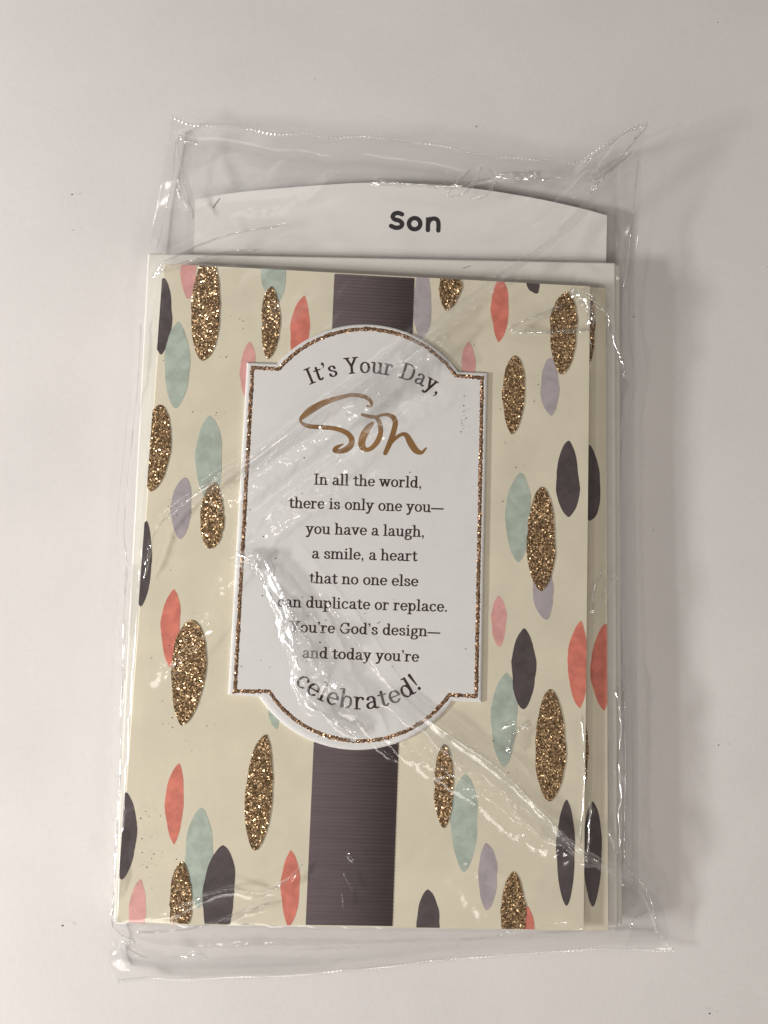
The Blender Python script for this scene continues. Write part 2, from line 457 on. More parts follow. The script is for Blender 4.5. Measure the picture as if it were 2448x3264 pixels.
def stroke_field(strokes, nib):
    """strokes: list of (points, radii or None); nib=(rx,ry) for the broad pen"""
    def f(X, Y):
        D = np.full(X.shape, 1e9)
        for pts, rad in strokes:
            pts = np.asarray(pts, float)
            if rad is None:
                r0 = np.ones(len(pts)); sx, sy = nib; scl = min(nib)
            else:
                r0 = np.broadcast_to(np.asarray(rad, float), (len(pts),)); sx = sy = 1.0; scl = 1.0
            if len(pts) == 1:
                D = np.minimum(D, (np.hypot((X - pts[0, 0]) / sx, (Y - pts[0, 1]) / sy) - r0[0]) * scl); continue
            for a, b_, ra, rb in zip(pts[:-1], pts[1:], r0[:-1], r0[1:]):
                ax, ay, bx, by = a[0] / sx, a[1] / sy, b_[0] / sx, b_[1] / sy
                dx, dy = bx - ax, by - ay; L2 = dx * dx + dy * dy + 1e-12
                t = np.clip(((X / sx - ax) * dx + (Y / sy - ay) * dy) / L2, 0, 1)
                D = np.minimum(D, (np.hypot(X / sx - ax - dx * t, Y / sy - ay - dy * t) - (ra + (rb - ra) * t)) * scl)
        return D
    return f

def C(*p): return (catmull(p, 7), None)
def Ln(*p): return (list(p), None)
def El(cx, cy, rx, ry, a0=0, a1=360):
    a = np.radians(np.linspace(a0, a1, 40)); return (np.stack([cx + rx * np.cos(a), cy + ry * np.sin(a)], -1), None)
def Dot(x, y, r): return ([(x, y)], [r])
B_ = 2.6; XH = 45.5
GL = {
 'n': (58, [Ln((13, 3), (13, 45)), Ln((4, B_), (23, B_)), Ln((4, XH), (13, XH)), C((13, 33), (20, 43), (31, 45.5), (41, 41), (44, 30)), Ln((44, 30), (44, 3)), Ln((35, B_), (54, B_))]),
 'h': (58, [Ln((13, 3), (13, 69)), Ln((4, B_), (23, B_)), Ln((4, 69.5), (13, 69.5)), C((13, 33), (20, 43), (31, 45.5), (41, 41), (44, 30)), Ln((44, 30), (44, 3)), Ln((35, B_), (54, B_))]),
 'm': (88, [Ln((13, 3), (13, 45)), Ln((4, B_), (22, B_)), Ln((4, XH), (13, XH)), C((13, 34), (19, 43), (28, 45.5), (39, 41), (43, 30)), Ln((43, 30), (43, 3)), Ln((35, B_), (52, B_)), C((43, 34), (50, 43), (59, 45.5), (70, 41), (74, 30)), Ln((74, 30), (74, 3)), Ln((66, B_), (83, B_))]),
 'u': (58, [Ln((13, 45), (13, 16)), C((13, 16), (16, 6), (25, 2.8), (36, 6), (44, 15)), Ln((44, 45), (44, 3)), Ln((3, XH), (13, XH)), Ln((34, XH), (44, XH)), Ln((44, B_), (54, B_))]),
 'o': (53, [El(26.5, 24, 19, 21.3)]),
 'e': (50, [Ln((9, 25), (41, 25)), El(26, 24, 18.5, 21.3, 3, 320)]),
 'c': (49, [El(27, 24, 19, 21.3, 45, 318), Dot(39.5, 36.5, 5.6)]),
 'a': (53, [C((12, 37), (16, 43.5), (26, 45.5), (35, 42), (38, 33)), Ln((38, 33), (38, 9)), C((38, 9), (41, 3.5), (46, 2.8), (50, 4.5)), C((38, 27), (24, 25), (12, 20), (9, 11), (16, 3.2), (27, 4.5), (38, 13)), Dot(13.5, 37, 5.2)]),
 'd': (57, [El(25, 24, 16.5, 21.3), Ln((43, 69), (43, 3)), Ln((33, 69.5), (43, 69.5)), Ln((43, B_), (53, B_))]),
 'b': (57, [Ln((13, 69), (13, 3)), Ln((3, 69.5), (13, 69.5)), El(31, 24, 16.5, 21.3)]),
 'p': (57, [Ln((13, 45), (13, -19)), Ln((3, XH), (13, XH)), Ln((3, -19), (24, -19)), El(31, 24, 16.5, 21.3)]),
 'g': (53, [El(25, 31, 14.5, 14.3), C((37, 41), (43, 45), (49, 45)), C((15, 20), (9, 13), (14, 7.5), (34, 5), (44, -2), (42, -13), (26, -19), (10, -16), (7, -7), (15, 4))]),
 'y': (54, [Ln((10, 45), (27, 5)), C((44, 45), (27, 5), (20, -12), (12, -18.5), (6, -16)), Dot(7, -14, 4.6), Ln((2, XH), (20, XH)), Ln((35, XH), (52, XH))]),
 'v': (54, [Ln((10, 45), (27, 4)), Ln((44, 45), (27, 4)), Ln((2, XH), (20, XH)), Ln((35, XH), (52, XH))]),
 'w': (78, [Ln((10, 45), (24, 4), (39, 44), (54, 4), (68, 45)), Ln((2, XH), (20, XH)), Ln((59, XH), (76, XH)), Ln((32, XH), (44, XH))]),
 'l': (30, [Ln((15, 69), (15, 3)), Ln((5, 69.5), (15, 69.5)), Ln((5, B_), (25, B_))]),
 'i': (30, [Ln((15, 45), (15, 3)), Ln((5, XH), (15, XH)), Ln((5, B_), (25, B_)), Dot(14, 62, 6.6)]),
 't': (38, [Ln((17, 58), (17, 13)), C((17, 13), (20, 4.5), (27, 2.8), (34, 8)), Ln((4, XH), (32, XH))]),
 'r': (44, [Ln((13, 3), (13, 45)), Ln((4, B_), (25, B_)), Ln((4, XH), (13, XH)), C((13, 29), (19, 41), (28, 45.2), (36, 43)), Dot(36.5, 40, 5.6)]),
 's': (46, [C((36, 33), (33, 42), (23, 45.4), (12, 42), (10, 34), (17, 27.5), (28, 23.5), (37, 18), (37, 8), (28, 3), (19, 3), (11, 7), (9, 15))]),
 'I': (38, [Ln((19, 66), (19, 3)), Ln((7, 66), (31, 66)), Ln((7, B_), (31, B_))]),
 'Y': (68, [Ln((12, 66), (34, 31), (56, 66)), Ln((34, 31), (34, 3)), Ln((3, 66), (23, 66)), Ln((45, 66), (65, 66)), Ln((23, B_), (45, B_))]),
 'G': (76, [El(38, 34.3, 28, 31.7, 42, 328), Ln((62, 27), (62, 9)), Ln((47, 28), (71, 28)), Ln((61, 66), (61, 48))]),
 'D': (72, [Ln((16, 66), (16, 3)), Ln((5, 66), (36, 66)), Ln((5, B_), (36, B_)), C((36, 66), (52, 61), (61, 47), (62, 34), (61, 21), (52, 7.5), (36, B_))]),
 ',': (24, [Dot(11, 5.5, 6.4), (catmull([(15, 5), (14, -5), (8, -13)], 6), np.linspace(3.6, 1.4, 13))]),
 '’': (22, [Dot(10, 64, 6.4), (catmull([(14, 64), (13, 54), (7, 46)], 6), np.linspace(3.6, 1.4, 13))]),
 '.': (24, [Dot(11, 6, 6.6)]),
 '—': (84, [Ln((4, 24), (80, 24)), Ln((4, 21.5), (80, 21.5))]),
 '!': (28, [([(14, 66), (14, 22)], [6.2, 2.4]), Dot(14, 6, 6.4)]),
}
GCACHE = {}
def glyph(ch, nib):
    if (ch, nib) not in GCACHE:
        wd, st = GL[ch]
        GCACHE[(ch, nib)] = (wd, *polygonize(stroke_field(st, nib), -8, wd + 8, -28, 80, 1.35))
    return GCACHE[(ch, nib)]
def text_mesh(name, text, place, z, mat, parent, nib=(6.3, 3.1), track=1.5, space=26):
    """place(u, v) maps layout units (along, up) to photo pixels; u runs 0..1 of the line"""
    total = sum((space if c == ' ' else GL[c][0]) + track for c in text)
    V, F, u = [], [], 0.0
    for c in text:
        if c == ' ': u += space + track; continue
        wd, v, f = glyph(c, nib)
        o = len(V)
        V += list(place(v[:, 0], v[:, 1], u, wd, total)); F += [[i + o for i in q] for q in f]
        u += wd + track
    o = mesh_obj(name, at(np.array(V), z), F, mat, parent)
    if o.data.polygons[0].normal.z < 0: o.data.flip_normals()
    return o
def straight(pl, pr, vscale):
    pl, pr = np.array(pl, float), np.array(pr, float); d = pr - pl; L = np.linalg.norm(d); d = d / L; up = np.array([d[1], -d[0]])
    up = up / np.linalg.norm(up)
    def place(x, y, u, wd, total):
        s = L / total
        return pl + np.outer((u + x) * s, d) + np.outer(y * vscale * 1.0, up)
    return place
def on_arc(center, R, a0, a1, vscale, smile=False):
    """letters kept rigid and stood on a circle; angles in degrees from straight up/down"""
    center = np.array(center, float)
    def place(x, y, u, wd, total):
        th = math.radians(a0 + (a1 - a0) * (u + wd / 2) / total)
        sx = R * math.radians(a1 - a0) / total
        lx, ly = (x - wd / 2) * sx, y * vscale
        if not smile:
            base = center + R * np.array([math.sin(th), -math.cos(th)])
            ex, ey = np.array([math.cos(th), math.sin(th)]), np.array([math.sin(th), -math.cos(th)])
        else:
            base = center + R * np.array([math.sin(th), math.cos(th)])
            ex, ey = np.array([math.cos(th), -math.sin(th)]), np.array([-math.sin(th), -math.cos(th)])
        return base + np.outer(lx, ex) + np.outer(ly, ey)
    return place

def px_strokes(name, strokes, zid, z, mat, parent, step=3.0, cut=None):
    allp = np.concatenate([np.asarray(s[0], float) for s in strokes])
    lo, hi = allp.min(0) - 40, allp.max(0) + 40
    fld = stroke_field(strokes, (1, 1))
    if cut: base = fld; fld = lambda X, Y: np.maximum(base(X, Y), cut(X, Y))
    v, f = polygonize(fld, lo[0], hi[0], lo[1], hi[1], step)
    o = mesh_obj(name, at(zp(zid, v), z), f, mat, parent)
    if o.data.polygons[0].normal.z < 0: o.data.flip_normals()
    return o
def vr(pts):
    a = np.array(pts, float); c = catmull(a, 7); return (c[:, :2], np.maximum(c[:, 2], 3))

a = np.radians(np.linspace(0, 360, 40))
px_strokes('printed_word', [
    (catmull([(667, 434), (640, 424), (610, 430), (596, 452), (612, 472), (648, 483), (668, 505), (656, 528), (622, 536), (584, 522)], 6), 16.8),
    (np.stack([762 + 43 * np.cos(a), 505 + 42 * np.sin(a)], -1), 16.8),
    ([(865, 462), (862, 553)], 16.8),
    (catmull([(864, 502), (880, 476), (908, 466), (934, 477), (943, 508)], 6), 16.4),
    ([(943, 508), (941, 556)], 16.8)], 14, ZD + 0.00003, M['black_ink'], divider, 2.0,
    lambda X, Y: np.maximum(Y - (552 + (X - 573) * .06), np.where((X > 838) & (X < 874), 455.5 + (X - 847) * .06 - Y, -1e3)))

# ------------------------------------------------------------------ envelopes
for k, (zt, dx0, dx1, dy, lab) in enumerate([
        (0.0025, 10, 8, 12, 'lowest white envelope of the stack, underneath the divider card'),
        (0.00505, 4, 14, 6, 'middle white envelope of the stack, lying on the divider card'),
        (0.0071, 0, 0, 0, 'topmost white envelope of the stack, right under the cream cards')]):
    q = [(470 + dx0, 806 + dy), (1963 + dx1, 836 + dy), (1971 + dx1, 2958 - dy), (360 + dx0, 2934 - dy)]
    e = thing('envelope', lab, 'envelope', tuple(np.append(at(np.array(q), zt).mean(0)[:2], zt - 0.002)), 'envelopes in the bag')
    slab('envelope_body', q, zt - 0.0020, zt - 0.00005, M['envelope'], e, bevel=0.0006)
    c = np.array(q, float)
    fl = [c[0] * .985 + c[1] * .015, c[0] * .015 + c[1] * .985, c[0] * .28 + c[1] * .42 + c[2] * .18 + c[3] * .12, c[0] * .42 + c[1] * .28 + c[2] * .12 + c[3] * .18]

# ------------------------------------------------------------------ the two cards
card2 = folded_card('greeting_card', 'cream petal-patterned card peeking out on the right under the front card', CARD2, 0.0094, 0.0022)
add_petals(PETALS2, CARD2, 0.0094, card2)
card = folded_card('greeting_card', 'front cream birthday card with petals, dark ribbon band and white verse plaque', CARD1, ZC, 0.0025)
add_petals(PETALS, CARD1, ZC, card)

# ribbon band with fine cross ribs
def ribbon():
    n, mm = 900, 2
    top = np.array([(1066, 871), (1321, 885)], float); bot = np.array([(974, 2951), (1251, 2955)], float)
    t = np.linspace(0.0012, 0.9985, n)
    P = np.zeros((n, 4, 3))
    tl, tr = at(top, ZC + 0.0001); bl, br = at(bot, ZC + 0.0001)
    for k, u in enumerate((0, 0.004, 0.996, 1)):
        P[:, k] = (tl + (tr - tl) * u)[None] + np.outer(t, (bl + (br - bl) * u) - (tl + (tr - tl) * u))
    # ribs about 0.95 mm apart
    rib = 0.5 + 0.5 * np.sin(t * 2 * math.pi * 178 / 0.98)
    P[:, 1:3, 2] = ZC + 0.00011 + 0.00010 * rib[:, None]
    P[:, 0, 2] = P[:, 3, 2] = ZC + 0.00002
    return P
rb = grid_obj('ribbon_band', ribbon(), M['ribbon'], card)

# plaque: die-cut shape with a rounded, raised rim
def plaque_outline(TL, S1, apex, S2, TR, BR, S3, bapex, S4, BL, n=36):
    def arc(a, m_, b_):
        a, m_, b_ = map(lambda v: np.array(v, float), (a, m_, b_))
        D = 2 * (a[0] * (m_[1] - b_[1]) + m_[0] * (b_[1] - a[1]) + b_[0] * (a[1] - m_[1]))
        ux = ((a @ a) * (m_[1] - b_[1]) + (m_ @ m_) * (b_[1] - a[1]) + (b_ @ b_) * (a[1] - m_[1])) / D
        uy = ((a @ a) * (b_[0] - m_[0]) + (m_ @ m_) * (a[0] - b_[0]) + (b_ @ b_) * (m_[0] - a[0])) / D
        c = np.array([ux, uy]); r = np.linalg.norm(a - c)
        t0 = math.atan2(*(a - c)[::-1]); t1 = math.atan2(*(b_ - c)[::-1])
        tm = math.atan2(*(m_ - c)[::-1])
        def unwrap(x, ref):
            while x - ref > math.pi: x -= 2 * math.pi
            while x - ref < -math.pi: x += 2 * math.pi
            return x
        tm = unwrap(tm, t0); t1 = unwrap(t1, tm)
        t = np.linspace(t0, t1, n)
        return c + r * np.stack([np.cos(t), np.sin(t)], -1)
    seg = lambda p, q, k: np.linspace(p, q, k, endpoint=False)
    A = np.array
    return np.concatenate([seg(A(TL, float), A(S1, float), 4), arc(S1, apex, S2)[:-1], seg(A(S2, float), A(TR, float), 4),
                           seg(A(TR, float), A(BR, float), 20), seg(A(BR, float), A(S3, float), 4), arc(S3, bapex, S4)[:-1],
                           seg(A(S4, float), A(BL, float), 4), seg(A(BL, float), A(TL, float), 20)])
OUT = plaque_outline((787, 1155), (884, 1158), (1172, 1033), (1462, 1184), (1554, 1188), (1535, 2238), (1442, 2235), (1143, 2391), (826, 2222), (727, 2214))
GLT = plaque_outline((805, 1172), (891, 1176), (1170, 1049), (1454, 1198), (1537, 1204), (1518, 2220), (1432, 2215), (1135, 2362), (857, 2203), (749, 2203))
ZP = ZC + 0.0009
rings = [(OUT, ZC), (OUT * .97 + GLT * .03, ZC + 0.0005), (OUT * .85 + GLT * .15, ZC + 0.00078), (OUT * .6 + GLT * .4, ZP)]
n = len(OUT); V = np.concatenate([at(o_, z_) for o_, z_ in rings])
F = []
for k in range(len(rings) - 1):
    F += [[k * n + i, k * n + (i + 1) % n, (k + 1) * n + (i + 1) % n, (k + 1) * n + i] for i in range(n)]
F.append([(len(rings) - 1) * n + i for i in range(n)])
pq = mesh_obj('verse_plaque', V, F, M['plaque'], card)
bm = bmesh.new(); bm.from_mesh(pq.data)
bmesh.ops.triangulate(bm, faces=[f for f in bm.faces if len(f.verts) > 4])
bmesh.ops.recalc_face_normals(bm, faces=bm.faces); bm.to_mesh(pq.data); bm.free()
if max(pq.data.polygons, key=lambda p: p.area).normal.z < 0: pq.data.flip_normals()
# glitter line on the plaque
def ribbon_line(pts, half, name, z, mat, parent, jit=0.0):
    p = np.asarray(pts, float); n = len(p)
    d1 = p - np.roll(p, 1, 0); d2 = np.roll(p, -1, 0) - p
    d1 /= np.linalg.norm(d1, axis=1)[:, None] + 1e-9; d2 /= np.linalg.norm(d2, axis=1)[:, None] + 1e-9
    n1 = np.stack([-d1[:, 1], d1[:, 0]], -1); n2 = np.stack([-d2[:, 1], d2[:, 0]], -1)
    mN = n1 + n2; mN /= np.linalg.norm(mN, axis=1)[:, None]; k = 1 / np.clip((mN * n1).sum(1), 0.5, 1)
    h1 = half * (1 + jit * rng.normal(0, 1, n)); h2 = half * (1 + jit * rng.normal(0, 1, n))
    A = at(p + mN * (h1 * k)[:, None], z - 0.00012); Cc = at(p, z + 0.0001); Bq = at(p - mN * (h2 * k)[:, None], z - 0.00012)
    V = np.concatenate([A, Cc, Bq])
    F = [[i, (i + 1) % n, n + (i + 1) % n, n + i] for i in range(n)] + [[n + i, n + (i + 1) % n, 2 * n + (i + 1) % n, 2 * n + i] for i in range(n)]
    o = mesh_obj(name, V, F, mat, parent)
    if o.data.polygons[0].normal.z < 0: o.data.flip_normals()
    return o
closed = np.concatenate([GLT, GLT[:1]])
dense = []
for i in range(len(GLT)):                      # keep the corners, add points between
    a_, b_ = closed[i], closed[i + 1]
    k = max(1, int(np.linalg.norm(b_ - a_) / 5)); dense += [a_ + (b_ - a_) * j / k for j in range(k)]
ribbon_line(dense, 6.3, 'glitter_border', ZP + 0.00012, M['copper'], pq, 0.16)

ZT = ZP + 0.00002
U = 900 / 1659
for z_, l, r_, txt in [(3, (551, 1004), (1190, 1024), 'In all the world,'), (3, (405, 1141), (1316, 1169), 'there is only one you—'),
                       (3, (506, 1293), (1206, 1312), 'you have a laugh,'), (3, (540, 1438), (1163, 1455), 'a smile, a heart'),
                       (3, (525, 1583), (1168, 1603), 'that no one else'), (4, (338, 432), (1342, 462), 'can duplicate or replace.'),
                       (4, (412, 580), (1296, 608), 'You’re God’s design—'), (4, (484, 732), (1172, 756), 'and today you’re')]:
    text_mesh('printed_line', txt, straight(zp(z_, l), zp(z_, r_), 0.515), ZT, M['ink'], pq)
def circle3(a_, b_, c_):
    a_, b_, c_ = map(np.array, (a_, b_, c_)); A = np.array([b_ - a_, c_ - a_], float) * 2
    cc = np.linalg.solve(A, [b_ @ b_ - a_ @ a_, c_ @ c_ - a_ @ a_]); return cc, np.linalg.norm(a_ - cc)
cc, R_ = circle3(zp(15, (405, 396)), zp(15, (860, 304)), zp(15, (1330, 402)))
ang = lambda p: math.degrees(math.atan2(p[0] - cc[0], cc[1] - p[1]))
text_mesh('printed_line', 'It’s Your Day,', on_arc(cc, R_, ang(zp(15, (372, 400))), ang(zp(15, (1520, 480))), 2.13 * 600 / 1659), ZT, M['ink'], pq, nib=(6.0, 2.6), space=30)
cc, R_ = circle3(zp(4, (470, 908)), zp(4, (820, 1036)), zp(4, (1170, 925)))
ang2 = lambda p: math.degrees(math.atan2(p[0] - cc[0], p[1] - cc[1]))
text_mesh('printed_line', 'celebrated!', on_arc(cc, R_, ang2(zp(4, (436, 880))), ang2(zp(4, (1204, 905))), 1.60 * U, True), ZT, M['ink'], pq, nib=(5.2, 2.4), track=5)

px_strokes('foil_word', [
    vr([(890, 592, 11), (915, 588, 15), (922, 562, 15), (900, 533, 16), (850, 506, 18), (750, 496, 17), (640, 519, 20), (500, 566, 26), (390, 627, 31), (320, 685, 22), (298, 718, 12), (318, 748, 14), (375, 771, 19), (480, 779, 19), (600, 791, 19), (700, 826, 22), (748, 880, 24), (742, 935, 26), (700, 975, 28), (640, 992, 20), (600, 984, 20), (618, 956, 17), (672, 928, 5)]),
    vr([(928, 748, 18), (885, 800, 30), (845, 875, 32), (840, 940, 30), (872, 977, 20), (925, 962, 20), (980, 898, 24), (1005, 815, 21), (992, 735, 20), (960, 694, 16), (905, 684, 16), (842, 668, 13)]),
    vr([(960, 690, 13), (1035, 668, 13), (1105, 684, 20), (1133, 735, 23), (1118, 820, 24), (1086, 915, 24), (1045, 1008, 19)]),
    vr([(1078, 950, 8), (1130, 882, 15), (1190, 842, 16), (1232, 852, 22), (1268, 915, 30), (1312, 980, 28), (1362, 1003, 17), (1405, 964, 8)])], 15, ZT + 0.00001, M['foil'], pq)

# stray glitter crumbs on the front card
def crumbs(name, pts, size, mat, parent, z):
    V, F = [], []
    for p in pts:
        c = at(p, z); s = size * rng.uniform(0.5, 1.5); a0 = rng.uniform(0, 6.28); el = rng.uniform(0.5, 1)
        k = 5; o = len(V)
        for i in range(k):
            t = a0 + i * 2 * math.pi / k; V.append(c + np.array([math.cos(t) * s, math.sin(t) * s * el, rng.uniform(0, 0.00006)]))
        F.append([o + i for i in range(k)])
    o = mesh_obj(name, V, F, mat, parent); o['kind'] = 'stuff'
    return o
pts = []
for (cx, cy, sx, sy, k) in [(560, 2250, 70, 180, 26), (480, 2700, 70, 160, 20), (780, 2080, 60, 60, 8), (1478, 1330, 14, 70, 14), (900, 1750, 300, 400, 22),
                            (680, 1150, 120, 220, 14), (1650, 1300, 160, 300, 10), (1200, 2000, 260, 200, 12), (1650, 2500, 150, 250, 8), (560, 1600, 60, 200, 10)]:
    for _ in range(k): pts.append((cx + rng.normal(0, sx / 2), cy + rng.normal(0, sy / 2)))
pts = [p for p in pts if len(clip_poly([(p[0] - 3, p[1] - 3), (p[0] + 3, p[1] - 3), (p[0], p[1] + 3)], CARD1)) >= 3]
M['crumb'] = paper('dark_glitter_crumb', (0.13, 0.085, 0.05), 0.3, 900, 0.4)
crumbs('loose_glitter', pts, 0.00017, M['crumb'], card, ZP + 0.00006)

# ------------------------------------------------------------------ clear bag
TOP = [(544, 368), (612, 398), (704, 398), (801, 411), (877, 427), (975, 425), (1040, 440), (1160, 433), (1250, 445), (1386, 460), (1440, 471),
       (1510, 490), (1630, 501), (1771, 512), (1830, 520), (1874, 492), (1950, 444), (2009, 408), (2069, 392)]
RIGHT = [(2069, 392), (2047, 480), (2043, 636), (2031, 777), (2012, 900), (2003, 1010), (2012, 1120), (2029, 1222), (2012, 1290), (1996, 1400),
         (1988, 1700), (1989, 1900), (1999, 2100), (2012, 2250), (2018, 2500), (2016, 2700), (2012, 2780), (2040, 2812), (2078, 2845), (2105, 2880), (2127, 2945), (2146, 3026)]
BOT = [(375, 3128), (470, 3119), (560, 3122), (700, 3117), (913, 3109), (1086, 3095), (1238, 3080), (1406, 3059), (1575, 3046), (1700, 3036), (1790, 3030),
       (1900, 3024), (2040, 3026), (2146, 3026)]
LEFT = [(544, 368), (536, 450), (520, 550), (500, 640), (482, 760), (470, 850), (450, 930), (434, 1010), (424, 1195), (402, 1369), (374, 1656), (383, 1786),
        (376, 1951), (367, 2086), (360, 2163), (361, 2488), (350, 2922), (362, 3000), (346, 3058), (375, 3128)]
NU, NV = 560, 880
def edge(pts, zk, n):
    """outline in px with heights zk (fraction along, metres) -> world points"""
    p = resample(catmull(pts, 6), n); s = np.linspace(0, 1, n)
    z = np.interp(s, [a for a, _ in zk], [b for _, b in zk])
    return at(p, z)
et = edge(TOP, [(0, .006), (.05, .005), (.3, .0075), (.55, .0085), (.8, .007), (.84, .008), (.9, .011), (1, .014)], NU)
eb = edge(BOT, [(0, .004), (.06, .0015), (.5, .001), (.85, .0015), (.93, .003), (1, .002)], NU)
el = edge(LEFT, [(0, .006), (.08, .003), (.2, .004), (.6, .0035), (.93, .003), (1, .004)], NV)
er = edge(RIGHT, [(0, .014), (.05, .011), (.13, .006), (.3, .0045), (.8, .004), (.9, .005), (1, .002)], NV)
u = np.linspace(0, 1, NU)[:, None, None]; v = np.linspace(0, 1, NV)[None, :, None]
P = (1 - v) * et[:, None] + v * eb[:, None] + (1 - u) * el[None] + u * er[None] \
    - ((1 - u) * (1 - v) * et[0] + u * (1 - v) * et[-1] + (1 - u) * v * eb[0] + u * v * eb[-1])
Xb, Yb = P[..., 0], P[..., 1]

def inside(quad_w, X, Y, grow=0.0):
    q = np.asarray(quad_w)[:, :2]; c = q.mean(0); d = np.full(X.shape, 1e9)
    for i in range(len(q)):
        a_, b_ = q[i], q[(i + 1) % len(q)]; t = b_ - a_; nrm = np.array([-t[1], t[0]]) / np.linalg.norm(t)
        if (c - a_) @ nrm < 0: nrm = -nrm
        d = np.minimum(d, (X - a_[0]) * nrm[0] + (Y - a_[1]) * nrm[1])
    return d > -grow
# obstacle the film is stretched over, solved on a coarse grid
cu, cv = 140, 220
iu = np.linspace(0, NU - 1, cu).round().astype(int); iv = np.linspace(0, NV - 1, cv).round().astype(int)
Xc, Yc = Xb[np.ix_(iu, iv)], Yb[np.ix_(iu, iv)]
obs = np.full(Xc.shape, 0.0012)
obs[inside(at(np.array([(623, 660), (1214, 582), (1935, 700), (1940, 2800), (470, 2780)]), ZD), Xc, Yc, .0005)] = ZD + .0009
obs[inside(at(np.array([(470, 806), (1975, 836), (1985, 2958), (360, 2934)]), .0071), Xc, Yc, .0006)] = .0080
obs[inside(at(np.array(CARD2), .0094), Xc, Yc, .0005)] = .0104
obs[inside(at(np.array(CARD1), ZC), Xc, Yc, .0006)] = ZC + .0011
obs[inside(at(np.array([(850, 1060), (1500, 1090), (1540, 2240), (1143, 2395), (730, 2215)]), ZC), Xc, Yc, .001)] = ZC + .0017
bz = P[..., 2][np.ix_(iu, iv)]
Z = np.maximum(obs, bz)
edgev = bz.copy()
for it in range(260):
    Z[1:-1, 1:-1] = 0.25 * (Z[:-2, 1:-1] + Z[2:, 1:-1] + Z[1:-1, :-2] + Z[1:-1, 2:])
    Z[0], Z[-1], Z[:, 0], Z[:, -1] = edgev[0], edgev[-1], edgev[:, 0], edgev[:, -1]
    Z[1:-1, 1:-1] = np.maximum(Z, obs)[1:-1, 1:-1]
# bring it back to the fine grid
fu = np.linspace(0, cu - 1, NU); fv = np.linspace(0, cv - 1, NV)
u0 = np.clip(fu.astype(int), 0, cu - 2); v0 = np.clip(fv.astype(int), 0, cv - 2); du = (fu - u0)[:, None]; dv = (fv - v0)[None]
sm = lambda t: t
Zf = (Z[np.ix_(u0, v0)] * (1 - du) * (1 - dv) + Z[np.ix_(u0 + 1, v0)] * du * (1 - dv) + Z[np.ix_(u0, v0 + 1)] * (1 - du) * dv + Z[np.ix_(u0 + 1, v0 + 1)] * du * dv)
def blur(A, k, it=1):
    for _ in range(it):
        B = np.pad(A, ((k, k), (0, 0)), 'edge'); c = np.cumsum(np.concatenate([np.zeros((1, B.shape[1])), B]), 0); A = (c[2 * k + 1:] - c[:-2 * k - 1]) / (2 * k + 1)
        B = np.pad(A, ((0, 0), (k, k)), 'edge'); c = np.cumsum(np.concatenate([np.zeros((B.shape[0], 1)), B], 1), 1); A = (c[:, 2 * k + 1:] - c[:, :-2 * k - 1]) / (2 * k + 1)
    return A
Zf = blur(Zf, 2, 2)

